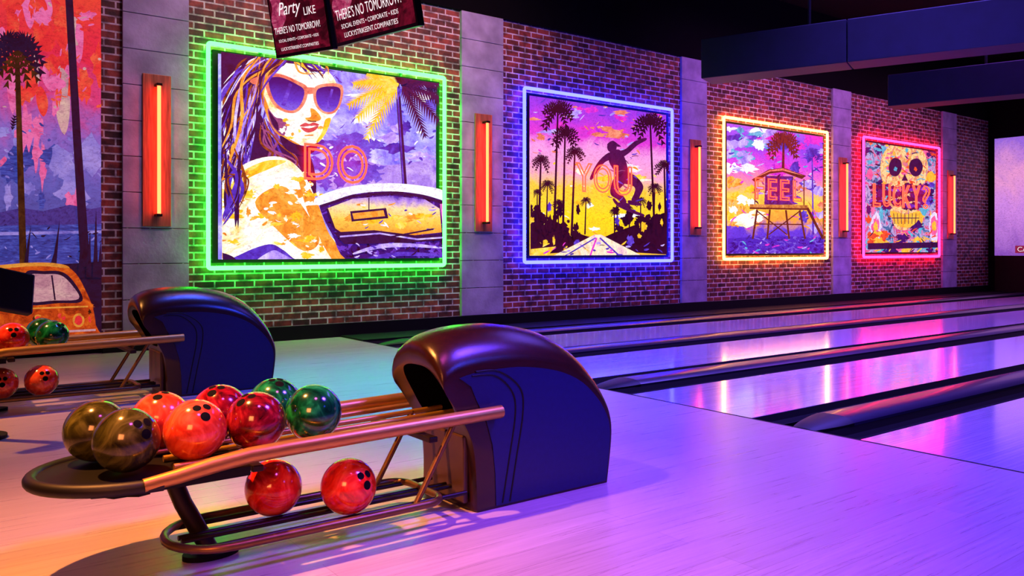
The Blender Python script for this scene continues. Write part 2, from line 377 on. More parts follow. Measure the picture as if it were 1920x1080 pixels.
# ------------------------------------------------------------ pictures
class Pic:
    def __init__(s,y,x0,x1,z0,z1): s.y=y; s.b=(x0,x1,z0,z1); s.mb=MB(); s.mats=[]; s.n=0; s.tf=None
    def mi(s,m):
        if m not in s.mats: s.mats.append(m)
        return s.mats.index(m)
    def clip(s,pts):
        x0,x1,z0,z1=s.b
        for ax,lim,sg in ((0,x0,1),(0,x1,-1),(1,z0,1),(1,z1,-1)):
            out=[]
            for i in range(len(pts)):
                p,q=pts[i-1],pts[i]; ip=(p[ax]-lim)*sg>=0; iq=(q[ax]-lim)*sg>=0
                if ip!=iq:
                    t=(lim-p[ax])/(q[ax]-p[ax]); out.append((p[0]+(q[0]-p[0])*t,p[1]+(q[1]-p[1])*t))
                if iq: out.append(q)
            pts=out
            if len(pts)<3: return []
        return pts
    def world(s,pts,m):
        pts=s.clip(pts)
        cl=[]
        for p in pts:
            if not cl or (abs(p[0]-cl[-1][0])+abs(p[1]-cl[-1][1]))>1e-5: cl.append(p)
        if len(cl)>2 and (abs(cl[0][0]-cl[-1][0])+abs(cl[0][1]-cl[-1][1]))<1e-5: cl.pop()
        if len(cl)<3: return
        s.n+=1; s.mb.poly([(x,s.y-.00016*s.n,z) for x,z in cl],s.mi(m))
    def add(s,pts,m,smooth=True):
        if s.tf:
            cx,cy,sc=s.tf; pts=[(cx+(x-cx)*sc,cy+(y-cy)*sc) for x,y in pts]
        if smooth: pts=catmull(pts,True,5)
        w=[P(x,y,'Y',s.y) for x,y in pts]; s.world([(p.x,p.z) for p in w],m)
    def bg(s,m): x0,x1,z0,z1=s.b; s.world([(x0,z0),(x1,z0),(x1,z1),(x0,z1)],m)
    def ell(s,cx,cy,rx,ry,m,jit=0,n=22):
        s.add([(cx+rx*math.cos(2*math.pi*i/n)*(1+random.uniform(-jit,jit)),cy+ry*math.sin(2*math.pi*i/n)*(1+random.uniform(-jit,jit))) for i in range(n)],m,jit==0)
    def strand(s,pts,w,m):
        sp=catmull(pts,False,7); n=len(sp); up=[];dn=[]
        for i in range(n):
            (ax,ay),(bx,by)=sp[max(0,i-1)],sp[min(n-1,i+1)]; dx,dy=bx-ax,by-ay; l=math.hypot(dx,dy) or 1
            ww=w*math.sin(math.pi*(.08+.92*i/(n-1)))**.8 if i<n-1 else .1
            up.append((sp[i][0]-dy/l*ww,sp[i][1]+dx/l*ww)); dn.append((sp[i][0]+dy/l*ww,sp[i][1]-dx/l*ww))
        s.add(up+dn[::-1],m,False)
    def dabs(s,n,x0,x1,y0,y1,mats,w=2.2):
        # short loose brush dabs
        for _ in range(n):
            x=random.uniform(x0,x1); y=random.uniform(y0,y1); a=random.uniform(-.9,.9); l=random.uniform(5,16)
            s.strand([(x,y),(x+math.cos(a)*l*.5,y+math.sin(a)*l*.5+random.uniform(-1.5,1.5)),(x+math.cos(a)*l,y+math.sin(a)*l)],random.uniform(.6,w),random.choice(mats))
    def limb(s,pts,ws,m):
        up=[];dn=[]; n=len(pts)
        for i in range(n):
            (ax,ay),(bx,by)=pts[max(0,i-1)],pts[min(n-1,i+1)]; dx,dy=bx-ax,by-ay; l=math.hypot(dx,dy) or 1
            up.append((pts[i][0]-dy/l*ws[i],pts[i][1]+dx/l*ws[i])); dn.append((pts[i][0]+dy/l*ws[i],pts[i][1]-dx/l*ws[i]))
        s.add(up+dn[::-1],m,True)
    def leaf(s,cx,cy,ang,Ln,w,droop,m,n=14):
        sp=[]
        for i in range(n+1):
            t=i/n; sp.append((cx+math.cos(ang)*Ln*t,cy-math.sin(ang)*Ln*t+droop*Ln*t*t))
        s.line(sp,1.8,m)
        for i in range(1,n):
            (ax,ay),(bx,by)=sp[i-1],sp[i+1]; dx,dy=bx-ax,by-ay; l=math.hypot(dx,dy) or 1; dx/=l; dy/=l
            ww=w*(.45+.55*math.sin(math.pi*min(1,i/n*.85+.15)))
            for sg in (-1,1):
                nx,ny=-dy*sg,dx*sg
                tx=sp[i][0]+(nx*.75+dx*.75)*ww; ty=sp[i][1]+(ny*.75+dy*.75)*ww+ww*.35
                s.add([(sp[i][0]-dx*3.4,sp[i][1]-dy*3.4),(sp[i][0]+dx*3.6,sp[i][1]+dy*3.6),(tx,ty)],m,False)
    def frond(s,cx,cy,ang,Ln,w,droop,m,n=9):
        sp=[]
        for i in range(n+1):
            t=i/n; sp.append((cx+math.cos(ang)*Ln*t,cy-math.sin(ang)*Ln*t+droop*Ln*t*t))
        up=[];dn=[]
        for i in range(n):
            t=i/n; (ax,ay),(bx,by)=sp[i],sp[i+1]; dx,dy=bx-ax,by-ay; l=math.hypot(dx,dy) or 1; nx,ny=-dy/l,dx/l
            ww=w*(.35+.65*math.sin(math.pi*min(1,t*.9+.12)))
            up+= [(ax,ay),(ax+dx*1.3+nx*ww,ay+dy*1.3+ny*ww)]; dn+=[(ax,ay),(ax+dx*1.3-nx*ww,ay+dy*1.3-ny*ww)]
        s.add(up+[sp[-1]]+sp[::-1][1:-1],m,False); s.add(dn+[sp[-1]]+sp[::-1][1:-1],m,False)
    def palm(s,cx,cy,rad,m,base=None,tw=2,n=11,tm=None,sq=.85):
        if base: s.add([(cx-tw*.7,cy),(cx+tw*.7,cy),(base[0]+tw,base[1]),(base[0]-tw,base[1])],tm or m,False)
        for i in range(n):
            a=math.radians(-45+270*i/(n-1)+random.uniform(-8,8)); s.frond(cx,cy,a,rad*random.uniform(.8,1.05)*sq,rad*.2,.5,m,6)
        s.ell(cx,cy,rad*.2,rad*.2,m)
    def line(s,pts,w,m):
        for (ax,ay),(bx,by) in zip(pts,pts[1:]):
            dx,dy=bx-ax,by-ay; l=math.hypot(dx,dy) or 1; nx,ny=-dy/l*w/2,dx/l*w/2
            s.add([(ax+nx,ay+ny),(bx+nx,by+ny),(bx-nx,by-ny),(ax-nx,ay-ny)],m,False)
    def done(s,parent): return s.mb.build('picture',s.mats,parent,recalc=False)
NEON_RED=emit('neon_red_orange',(1,.026,.013,1),8.)
def rect_tube(x0,x1,z0,z1,y,r=.06):
    pts=[]
    for cx,cz,a0 in ((x1-r,z1-r,0),(x0+r,z1-r,90),(x0+r,z0+r,180),(x1-r,z0+r,270)):
        for q in range(6):
            a=math.radians(a0+q*18); pts.append((cx+r*math.cos(a),y,cz+r*math.sin(a)))
    return pts
def panel(label,xl,xr,yt,yb,neon,word,boxes,bev):
    yp=YW-.06
    x0=P(xl,300,'Y',YW-.1).x; x1=P(xr,300,'Y',YW-.1).x; z1=P(xl,yt,'Y',YW-.1).z; z0=P(xl,yb,'Y',YW-.1).z
    t=thing('neon_picture_panel',label,'light panel',((x0+x1)/2,YW,z0),'lit pictures along the brick wall')
    case=MB().box(x0+.06,x1-.06,yp+.003,YW,z0+.06,z1-.06).build('case',M['dark'])
    tb=MB().tube(rect_tube(x0,x1,z0,z1,YW-.09,.03),.026,10,closed=True).build('neon_border',neon)
    ob=[case,tb]
    for fx in (.2,.5,.8):
        for zz in (z0,z1): ob.append(MB().box(lerp(x0,x1,fx)-.02,lerp(x0,x1,fx)+.02,YW-.085,YW,zz-.012,zz+.012).build('tube_clip',M['dark']))
    pic=Pic(yp,x0+.12,x1-.12,z0+.10,z1-.10)
    yl=YW-.23
    for ch,(a,b,c,d) in zip(word,boxes):
        me=text_mesh(ch,bevel=bev,outline=True)
        A=P(a,(c+d)/2,'Y',yl); B=P(b,(c+d)/2,'Y',yl); zt=P((a+b)/2,c,'Y',yl).z; zb=P((a+b)/2,d,'Y',yl).z
        xs=[v.co.x for v in me.vertices]; ys=[v.co.y for v in me.vertices]
        for v in me.vertices:
            u=(v.co.x-min(xs))/(max(xs)-min(xs)); w=(v.co.y-min(ys))/(max(ys)-min(ys))
            v.co=(lerp(A.x,B.x,u),yl+v.co.z*.6,lerp(zb,zt,w))
        me.materials.clear(); me.materials.append(NEON_RED)
        o=bpy.data.objects.new('neon_letter',me); COL.objects.link(o); ob.append(o)
    def fin():
        ob.append(pic.done(None))
        for o in ob:
            o.parent=t; o.matrix_parent_inverse=Matrix.Translation(-Vector(t.location))
    return pic,fin,(x0,x1,z0,z1)
ru=random.uniform
# ---- DO
pic,fin,bb=panel('green neon framed picture of woman in sunglasses reading DO',391,834,80,503,emit('neon_green',(.014,1,.022,1),33),'DO',[(570,625,270,338),(632,689,272,345)],.025)
INK=art('ink_purple',['#0e0626','#22104c','#080414'],4); VIO=art('violet_paint',['#2c1478','#4a30c0','#7a5ce8'],3)
SKY1=art('sky_periwinkle',['#5848dc','#7a70f4','#a8a6ff','#e8e8ff'],1.6,1.25,dist=2)
SKIN=art('skin_cream',['#fbb450','#ffd888','#fff0c8','#fffaf0'],2.2,1.25,dist=1.5,lo=.3,hi=.5); SKIN2=art('skin_orange',['#d86818','#f59a30','#ffc458'],5)
YEL=art('yellow_paint',['#f09a10','#ffc828','#ffe880'],4,1.25); WHT=art('white_paint',['#cfc4ff','#ffffff','#f4eaff'],4); PINKF=art('pink_frame',['#c8503c','#e87c64','#ffac88'],5)
LENS=gradient('lens_violet',[(0,'#8a78f0'),(.35,'#4a34c8'),(.7,'#1c0c74'),(1,'#0c0440')],2.72,3.28,.08,2.5); ORG=art('orange_paint',['#e06010','#ff9820','#ffd868','#b050c8'],3.2,1.05,'LINEAR',2.2); RED=art('lip_red',['#b82838','#dc5458'],6); LIL=art('lilac_paint',['#7a5ae0','#b89cff','#e8dcff'],4)
CAR=art('car_dark',['#0c0428','#2c1278','#6a3ad0','#140830'],3.5,1.05,'CONSTANT',2); BRN=art('hair_brown',['#5a200a','#a04c14','#2c0c18'],6); MAUVE=art('shade_mauve',['#6a2c78','#9a4c80','#4a1c70'],5)
pic.bg(SKY1)
for _ in range(26): pic.ell(ru(650,830),ru(130,345),ru(8,30),ru(5,16),random.choice([WHT,LIL,LIL,LIL,SKY1,VIO]),.4)
pic.add([(640,290),(720,310),(830,300),(830,350),(600,352)],art('haze_violet',['#5a40d0','#a788ea','#dcc8ff'],2),True)
SB=art('shade_blue',['#3a2cb0','#5444d0','#7a6cec'],3.5)
for _ in range(30): pic.ell(ru(570,700),ru(258,348),ru(8,26),ru(6,16),random.choice([SB,SB,SB,VIO]),.45)
pic.dabs(90,570,830,110,345,[WHT,LIL,VIO,SKY1,LIL,SB],2.5)
pic.add([(739,150),(747,150),(762,352),(753,352)],INK,False); pic.add([(741,150),(744,150),(757,352),(754,352)],VIO,False)
for a,l in ((180,75),(150,65),(120,50)): pic.leaf(795,160,math.radians(a),l,15,.3,VIO,12)
for a,l in ((-10,60),(-45,65),(30,55),(70,45)): pic.leaf(795,160,math.radians(a),l,15,.3,INK,12)
for a,l in ((205,85),(185,95),(160,90),(230,95),(140,75),(118,55)): pic.leaf(742,162,math.radians(a),l,20,.30,YEL,16)
for a,l in ((-5,90),(22,80),(45,65),(-32,90),(-58,85),(75,52),(98,48)): pic.leaf(746,162,math.radians(a),l,19,.30,INK,16)
pic.add([(395,120),(440,90),(520,86),(545,100),(512,140),(480,200),(486,250),(500,300),(470,330),(430,350),(395,400)],INK)
pic.tf=(470,222,.91)
for i in range(120):
    sx=ru(470,540); sy=ru(86,125); mx_=ru(400,486); my=ru(150,250); ex=mx_+ru(-50,14); ey=my+ru(60,160); wv=ru(-14,14)
    pic.strand([(sx,sy),((sx+mx_)/2+ru(-20,5),(sy+my)/2-ru(5,25)),(mx_,my),((mx_+ex)/2+wv,(my+ey)/2),(ex-wv,ey)],ru(1.,3.6),random.choice([INK,VIO,VIO,INK,BRN,LIL,INK,LIL,INK,VIO,WHT,SKIN2]))
pic.add([(480,215),(505,262),(545,288),(582,300),(596,355),(588,390),(545,355),(492,320),(462,322),(470,260)],INK)
for i in range(10): pic.strand([(ru(478,500),ru(220,250)),(ru(485,520),ru(265,285)),(ru(500,560),ru(300,318)),(ru(540,580),ru(320,350))],ru(1.5,3),random.choice([VIO,BRN,VIO,MAUVE]))
pic.add([(500,118),(540,100),(598,114),(634,145),(642,190),(638,212),(626,228),(616,254),(600,274),(578,281),(550,275),(522,258),(504,235),(490,195),(491,150)],SKIN)
pic.add([(490,180),(502,212),(514,242),(537,264),(562,278),(550,276),(520,260),(502,236),(489,200)],SKIN2)
pic.add([(497,205),(512,222),(526,226),(536,238),(530,260),(514,250),(502,232)],MAUVE); pic.add([(499,210),(510,224),(518,236),(518,250),(506,236)],INK)
for _ in range(16): pic.ell(ru(515,612),ru(222,268),ru(2,8),ru(2,5),random.choice([SKIN2,YEL,SKIN,SKIN,WHT]),.4)
pic.add([(584,205),(594,208),(606,224),(596,231),(578,229),(574,224),(585,221)],SKIN2); pic.line([(578,229),(586,231),(596,231)],2.5,BRN)
pic.add([(522,260),(549,275),(578,282),(600,274),(590,294),(562,300),(532,286)],INK)
pic.add([(614,228),(626,226),(616,254),(602,272),(596,272),(608,252)],YEL)
pic.add([(562,240),(573,234),(582,236),(591,233),(602,238),(592,241),(582,240),(570,242)],RED); pic.add([(565,243),(582,245),(600,240),(594,249),(580,254),(570,250)],RED); pic.add([(570,242),(582,241),(596,239),(582,244)],WHT,False)
pic.line([(572,260),(590,259)],2.5,SKIN2)
pic.add([(462,146),(500,134),(500,150),(470,156)],PINKF)
pic.add([(488,137),(520,134),(558,149),(578,163),(573,193),(554,213),(526,210),(503,189)],PINKF); pic.add([(591,164),(615,154),(649,158),(647,193),(632,214),(610,214),(593,196)],PINKF)
pic.add([(568,163),(596,163),(596,173),(572,175)],PINKF)
pic.add([(499,147),(522,141),(555,155),(571,168),(566,192),(551,208),(528,205),(508,185)],LENS); pic.add([(597,168),(617,160),(644,164),(642,193),(630,210),(611,210),(598,194)],LENS)
pic.add([(540,152),(547,156),(532,200),(524,198)],VIO,False); pic.add([(626,165),(631,166),(620,206),(614,206)],VIO,False)
for i in range(22):
    sx=ru(500,545); pic.strand([(sx,ru(82,100)),(sx+ru(15,45),ru(90,112)),(sx+ru(40,80),ru(104,132)),(sx+ru(60,95),ru(124,146))],ru(1.2,3.4),random.choice([INK,BRN,YEL,VIO,SKIN2,INK]))
for i in range(18):
    sx=ru(510,545); pic.strand([(sx,ru(86,98)),(sx-ru(10,22),ru(104,118)),(ru(480,498),ru(128,150)),(ru(470,490),ru(170,205))],ru(1.5,3.5),random.choice([INK,BRN,SKIN2,VIO,INK]))
pic.tf=None
pic.add([(398,380),(420,335),(462,304),(516,296),(556,322),(584,376),(608,440),(655,494),(398,496)],SKIN)
pic.add([(550,326),(584,376),(610,442),(656,494),(620,494),(582,430),(562,380)],SKIN2)
pic.add([(410,366),(436,330),(488,304),(528,304),(498,318),(452,340),(420,380)],YEL); pic.add([(470,380),(520,350),(560,390),(590,450),(560,470),(510,430)],SKIN2)
for _ in range(60): pic.ell(ru(405,600),ru(325,485),ru(2,16),ru(2,9),random.choice([YEL,SKIN2,YEL,YEL,SKIN,SKIN]),.45)
pic.dabs(60,405,590,320,480,[YEL,SKIN2,SKIN,WHT,SKIN2],2.6)
for i in range(16): pic.strand([(ru(404,450),ru(280,335)),(ru(410,460),ru(335,370)),(ru(404,450),ru(380,430))],ru(1.5,4.5),random.choice([INK,VIO,BRN]))
pic.add([(425,494),(448,474),(495,458),(520,468),(540,484),(556,494)],VIO); pic.add([(470,494),(500,470),(520,476),(545,494)],LIL); pic.add([(400,474),(426,480),(436,494),(400,494)],INK)
pic.add([(588,374),(640,356),(720,350),(790,358),(832,376),(832,494),(656,494),(612,440)],CAR)
pic.add([(582,372),(640,352),(720,345),(800,353),(832,366),(832,380),(780,366),(720,360),(650,366),(590,386)],WHT)
pic.line([(590,388),(650,369),(720,363),(780,369),(822,383)],5,INK)
GLS=gradient('windscreen',[(0,'#f08a20'),(.4,'#ffcc50'),(.7,'#ffe0a0'),(.88,'#b088e8'),(1,'#4a30b0')],1.28,1.82,.25,2.4)
pic.add([(602,392),(650,374),(720,368),(785,375),(812,392),(816,436),(760,442),(690,432),(640,444),(616,427)],GLS,False)
for _ in range(10): pic.ell(ru(630,790),ru(400,428),ru(6,22),ru(3,7),random.choice([YEL,WHT,YEL,SKIN2]),.4)
pic.dabs(26,630,800,384,430,[YEL,SKIN2,VIO,WHT,LIL],2)
pic.line([(602,392),(616,430),(640,446)],4,INK)
pic.add([(812,384),(828,380),(828,440),(820,440)],art('pillar_pink',['#e04ac0','#f090e0'],5),False)
pic.add([(645,397),(712,391),(716,410),(648,416)],INK,False); pic.add([(649,401),(707,395),(710,406),(652,412)],SKIN2,False); pic.line([(680,372),(680,394)],2,INK)
pic.add([(614,436),(690,432),(770,442),(828,438),(828,450),(740,456),(634,458)],INK,False); pic.line([(626,444),(700,438),(770,449),(826,445)],3,LIL)
pic.strand([(650,476),(700,462),(760,460),(828,466)],4,LIL); pic.strand([(670,486),(740,476),(828,480)],4,VIO); pic.line([(700,448),(800,430)],3,INK)
pic.dabs(24,650,828,455,486,[VIO,LIL,INK,VIO],2)
fin()
# ---- YOU
pic,fin,bb=panel('blue neon framed sunset picture with skater reading YOU',984,1261,164,492,emit('neon_blue',(.008,.009,1,1),64),'YOU',[(1079,1111,305,360),(1113,1147,308,362),(1151,1185,311,367)],.02)
z0,z1=bb[2],bb[3]
pic.bg(gradient('sunset',[(0,'#f8b810'),(.28,'#ffd81c'),(.45,'#ffc83a'),(.56,'#f7a0d0'),(.68,'#f09ae0'),(.76,'#d838d0'),(.9,'#a438e0'),(1,'#7434dc')],z0,z1,.12,1.8,1.22))
BLK=art('ink_black',['#0a0214','#1e0628','#050208'],6); MAG=art('magenta_paint',['#c814b8','#ec38d0','#9420d8'],4)
for _ in range(20): pic.ell(ru(990,1255),ru(205,262),ru(6,24),ru(3,9),random.choice([MAG,LIL,MAG,PINKF]),.45)
for _ in range(14): pic.ell(ru(1060,1200),ru(300,430),ru(6,24),ru(3,9),random.choice([YEL,WHT,YEL,SKIN]),.45)
pic.dabs(60,990,1255,190,290,[MAG,LIL,VIO,PINKF],2); pic.dabs(50,1000,1250,300,440,[YEL,SKIN,SKIN2,YEL],2)
pic.add([(985,400),(1010,395),(1030,410),(1060,425),(1090,440),(1110,446),(1110,470),(985,478)],BLK,False)
pic.add([(1262,395),(1240,400),(1215,412),(1180,425),(1150,436),(1128,446),(1130,470),(1262,478)],BLK,False)
for _ in range(70):
    x=random.choice([ru(990,1088),ru(1145,1255)]); y=ru(385,455); pic.ell(x,y,ru(2,8),ru(3,12),random.choice([BLK,BLK,BLK,VIO,YEL]),.4)
pic.add([(1112,440),(1124,440),(1225,492),(1010,492)],art('road_pale',['#f0b880','#fff0d0','#d888c8'],3),False)
pic.add([(985,468),(1040,462),(1010,494),(985,494)],YEL,False); pic.line([(1116,446),(1100,490)],3,MAG); pic.line([(1122,446),(1170,490)],3,VIO); pic.line([(1114,446),(1040,490)],2.5,VIO)
pic.dabs(40,1010,1240,455,486,[MAG,VIO,YEL,BLK,LIL],2)
for cx,cy,r,bx,by in ((1043,205,38,1036,430),(1056,250,32,1052,440),(1074,285,22,1068,440),(1010,300,22,1006,430),(1022,345,17,1020,430),(1214,228,40,1222,430),(1240,310,22,1243,430),(1222,350,16,1220,430),(1195,375,13,1195,440),(1145,395,11,1146,440),(1092,375,12,1090,440),(1040,380,14,1040,440),(1000,360,12,1000,430),(1172,390,9,1172,440)):
    pic.palm(cx,cy,r,BLK,(bx,by),2.2 if r>20 else 1.4,13)
SKT=art('skater_purple',['#2a0a40','#4a1050','#180424'],5)
pic.ell(1139,277,9,10,SKT); pic.add([(1130,273),(1140,265),(1150,271),(1156,276),(1146,276)],SKT)
pic.limb([(1142,285),(1148,300),(1156,318),(1162,338)],[10,15,13,11],SKT)
pic.limb([(1152,292),(1168,284),(1184,270),(1202,262)],[6,5,4.5,2.5],SKT); pic.limb([(1138,292),(1122,302),(1110,318),(1100,336)],[6,5,4.5,2.5],SKT)
pic.limb([(1164,334),(1180,340),(1190,352),(1186,366),(1180,378)],[10,9,8,6,5],SKT); pic.limb([(1156,336),(1146,350),(1144,362),(1156,372),(1162,382)],[10,9,8,6,5],SKT)
pic.add([(1170,376),(1190,380),(1194,386),(1172,384)],SKT); pic.add([(1152,380),(1170,382),(1172,390),(1152,386)],SKT)
pic.limb([(1142,374),(1152,385),(1180,398),(1198,404)],[2,3,3,2],SKT)
pic.dabs(16,1128,1185,285,380,[SKT,VIO,MAUVE],1.6)
fin()
# ---- FEEL
pic,fin,bb=panel('yellow neon framed picture of lifeguard tower reading FEEL',1358,1552,219,486,emit('neon_amber',(1,.33,.04,1),20),'FEEL',[(1416,1433,333,374),(1440,1457,335,375),(1463,1480,337,376),(1487,1503,339,378)],.02)
pic.bg(gradient('dusk',[(0,'#4a2ac8'),(.2,'#5a3ad8'),(.3,'#f09c38'),(.45,'#ffd048'),(.58,'#f484b0'),(.7,'#d444e0'),(.85,'#8444e8'),(1,'#a858ee')],bb[2],bb[3],.16,1.4,1.25))
TEAL=art('teal_paint',['#2070b8','#40a8d8','#90ccec'],4)
for _ in range(22): pic.ell(ru(1360,1440),ru(235,320),ru(6,20),ru(4,12),random.choice([LIL,TEAL,VIO,LIL,WHT]),.45)
for _ in range(22): pic.ell(ru(1440,1550),ru(240,330),ru(5,18),ru(4,12),random.choice([MAG,VIO,MAG,MAG,LIL]),.45)
for _ in range(18): pic.ell(ru(1360,1420),ru(335,420),ru(8,22),ru(5,12),random.choice([YEL,ORG,SKIN]),.4)
for _ in range(12): pic.ell(ru(1490,1550),ru(345,430),ru(6,16),ru(5,12),random.choice([LIL,VIO,PINKF,MAG]),.4)
pic.dabs(60,1362,1548,235,330,[LIL,MAG,VIO,TEAL],2); pic.dabs(40,1362,1548,335,440,[YEL,SKIN2,MAG,PINKF],2)
pic.add([(1350,448),(1450,442),(1560,446),(1560,492),(1350,492)],art('sea_violet',['#1c0c80','#4428c8','#7a60e8','#d04ac8'],3,1.05,'CONSTANT',1.5,(1,1,3)),False)
PO=art('palm_orange',['#2a0830','#802818','#140424'],8)
pic.palm(1467,262,36,PO,(1466,320),2.6,16); pic.palm(1520,285,18,VIO,(1522,440),1.6,11)
HUT=art('hut_paint',['#2c1878','#4a2c98','#1c1060','#5a3070'],3.5,.9,dist=2.2); WD=art('wood_dark',['#36100f','#6a2c14','#1c0818'],6); WDL=art('wood_light',['#8a4420','#c88038','#e8a860'],6)
pic.add([(1432,330),(1484,331),(1486,384),(1430,384)],HUT,False)
pic.dabs(30,1410,1500,332,380,[MAUVE,VIO,INK,VIO,LIL],2.4)
for x in (1412,1504): pic.line([(x,336),(x,386)],2,WD)
pic.add([(1406,337),(1438,318),(1466,315),(1508,330),(1500,336),(1464,323),(1440,326),(1412,342)],WD,False); pic.add([(1409,335),(1440,319),(1465,316),(1504,330),(1464,320),(1440,322)],PINKF,False)
pic.add([(1402,383),(1512,385),(1512,392),(1402,390)],WDL,False); pic.add([(1402,389),(1512,391),(1512,394),(1402,392)],WD,False)
for a,b in (((1416,393),(1408,448)),((1440,393),(1435,448)),((1470,394),(1476,448)),((1496,394),(1506,448))): pic.line([a,b],3.5,WD)
for a,b in (((1416,396),(1472,440)),((1496,396),(1438,440)),((1412,420),(1502,421))): pic.line([a,b],2.2,WD)
pic.line([(1510,390),(1540,448)],5,WD); pic.line([(1512,378),(1542,434)],1.6,WDL)
pic.dabs(30,1362,1548,446,482,[VIO,LIL,MAG,TEAL],1.8)
fin()
# ---- LUCKY?
pic,fin,bb=panel('pink neon framed skull picture reading LUCKY?',1620,1762,256,482,emit('neon_pink',(1,.007,.06,1),28),'LUCKY?',[(1637,1651,344,388),(1655,1670,345,388),(1674,1689,346,389),(1692,1708,347,390),(1710,1726,347,391),(1729,1744,348,392)],.021)
pic.bg(art('graffiti',['#141c50','#1c6ca8','#b0a8e0','#d84a8c','#f09830','#3c1458'],2.2,1.1,'CONSTANT',2.4))
cset=[art('graffiti_%s'%n_,c,5) for n_,c in (('pink',['#e03a80','#ff7ab8']),('blue',['#1880b8','#50c8e4']),('yellow',['#f09010','#ffd850']),('white',['#f0e8ff','#d0c0ff']),('ink',['#140838','#341880']),('red',['#c82818','#ff6030']))]
for _ in range(70): pic.ell(ru(1622,1760),ru(262,478),ru(3,13),ru(4,16),random.choice([cset[0],cset[1],cset[2],cset[4],cset[5],cset[4],cset[1]]),.5)
pic.dabs(60,1624,1752,264,340,[cset[4],cset[0],cset[1],INK,cset[5]],1.6)
BONE=art('bone_paint',['#e08018','#ffc858','#ffe8b8','#f0a838','#e86a98','#50a8d8'],3.6,1.05,'LINEAR',2.6)
pic.add([(1650,302),(1664,276),(1692,262),(1722,275),(1738,305),(1734,338),(1720,356),(1718,398),(1708,424),(1692,432),(1676,424),(1668,398),(1664,354),(1652,338)],BONE)
for _ in range(30): pic.ell(ru(1656,1732),ru(266,345),ru(2,6),ru(2,5),random.choice([cset[2],cset[0],cset[5],cset[2],cset[1]]),.5)
pic.dabs(40,1656,1728,266,345,[cset[2],cset[0],cset[5],cset[4],cset[1]],1.4)
pic.add([(1664,312),(1672,297),(1686,301),(1688,317),(1680,330),(1668,328)],INK); pic.add([(1702,317),(1706,301),(1720,298),(1728,312),(1722,328),(1710,330)],INK)
pic.ell(1677,317,3,4,cset[1],.3); pic.ell(1714,317,3,4,cset[5],.3)
pic.add([(1694,326),(1700,339),(1688,339)],INK,False)
for _ in range(90): pic.ell(ru(1634,1748),ru(347,390),ru(4,10),ru(3,6),random.choice([cset[4],INK,INK,cset[4],INK,VIO]),.4)
pic.add([(1666,396),(1694,402),(1722,396),(1714,418),(1694,427),(1674,418)],cset[2])
for i in range(7): pic.line([(1672+i*7,400),(1674+i*6.4,420)],1.2,INK)
pic.line([(1668,409),(1720,409)],1.6,INK)
for cx in (1638,1748): pic.ell(cx,425,11,26,cset[3],.2); pic.ell(cx,425,7,18,cset[0],.3); pic.ell(cx,425,4,10,cset[2],.3)
for _ in range(22): pic.ell(ru(1625,1758),ru(438,475),ru(4,14),ru(3,10),random.choice([cset[0],cset[1],cset[2],cset[4],cset[5]]),.5)
pic.dabs(50,1624,1752,430,476,[cset[4],cset[0],INK,cset[2],cset[5]],1.6)
pic.add([(1622,456),(1762,454),(1762,464),(1622,468)],INK,False)
fin()
# ---- mural
x1=1.737; t=thing('wall_mural','tropical mural with palm trees and orange camper van left of brick','mural',(0,YW+.02,.15))
pic=Pic(YW+.0,-3.5,x1-.003,.15,4.5)
MS=.85  # mural's lit look is put in as emission of its own paint
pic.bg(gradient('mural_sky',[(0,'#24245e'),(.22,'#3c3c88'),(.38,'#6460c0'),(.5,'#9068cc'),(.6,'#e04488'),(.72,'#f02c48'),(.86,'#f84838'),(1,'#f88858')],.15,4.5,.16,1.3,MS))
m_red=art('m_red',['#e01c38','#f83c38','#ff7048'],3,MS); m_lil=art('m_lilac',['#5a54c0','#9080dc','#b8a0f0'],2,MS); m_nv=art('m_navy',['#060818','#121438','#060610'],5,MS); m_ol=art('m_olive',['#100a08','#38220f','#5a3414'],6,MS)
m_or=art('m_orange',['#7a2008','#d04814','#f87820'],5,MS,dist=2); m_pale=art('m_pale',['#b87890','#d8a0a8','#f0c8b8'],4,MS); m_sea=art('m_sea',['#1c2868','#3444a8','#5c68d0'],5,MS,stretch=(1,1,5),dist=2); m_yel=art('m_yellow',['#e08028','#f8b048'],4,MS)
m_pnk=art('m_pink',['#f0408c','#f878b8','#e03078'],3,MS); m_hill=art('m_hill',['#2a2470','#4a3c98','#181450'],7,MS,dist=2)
for _ in range(30):
    x=ru(-60,188); y=ru(-30,190); pic.strand([(x,y),(x+ru(-8,8),y+ru(20,40)),(x+ru(-10,10),y+ru(50,90))],ru(5,14),random.choice([m_red,m_red,m_pnk,m_pale,m_red,m_pnk]))
for _ in range(20): pic.ell(ru(-60,188),ru(-20,230),ru(5,20),ru(10,40),random.choice([m_red,m_red,m_pnk,m_red]),.4)
for _ in range(22): pic.ell(ru(-60,188),ru(230,385),ru(6,24),ru(8,40),random.choice([m_lil,m_lil,m_pnk,m_sea]),.4)
pic.dabs(50,0,188,0,220,[m_red,m_pnk,m_red,m_pale],3); pic.dabs(30,0,188,230,385,[m_lil,m_sea,m_lil],3)
pic.add([(-300,410),(200,404),(200,520),(-300,540)],m_sea,False)
pic.add([(-300,404),(0,398),(40,390),(80,396),(130,384),(170,392),(200,386),(200,420),(-300,428)],m_hill,False)
pic.add([(-300,440),(200,432),(200,437),(-300,448)],m_lil,False); pic.dabs(40,0,188,425,490,[m_sea,m_lil,m_nv],2)
pic.add([(-300,520),(200,490),(200,660),(-300,680)],m_nv,False)
pic.add([(27,110),(36,110),(50,500),(36,500)],m_ol,False); pic.palm(30,85,62,m_nv,None,2,19)
for a in (230,250,270,290,310): pic.frond(32,95,math.radians(a),60,10,.2,m_ol,6)
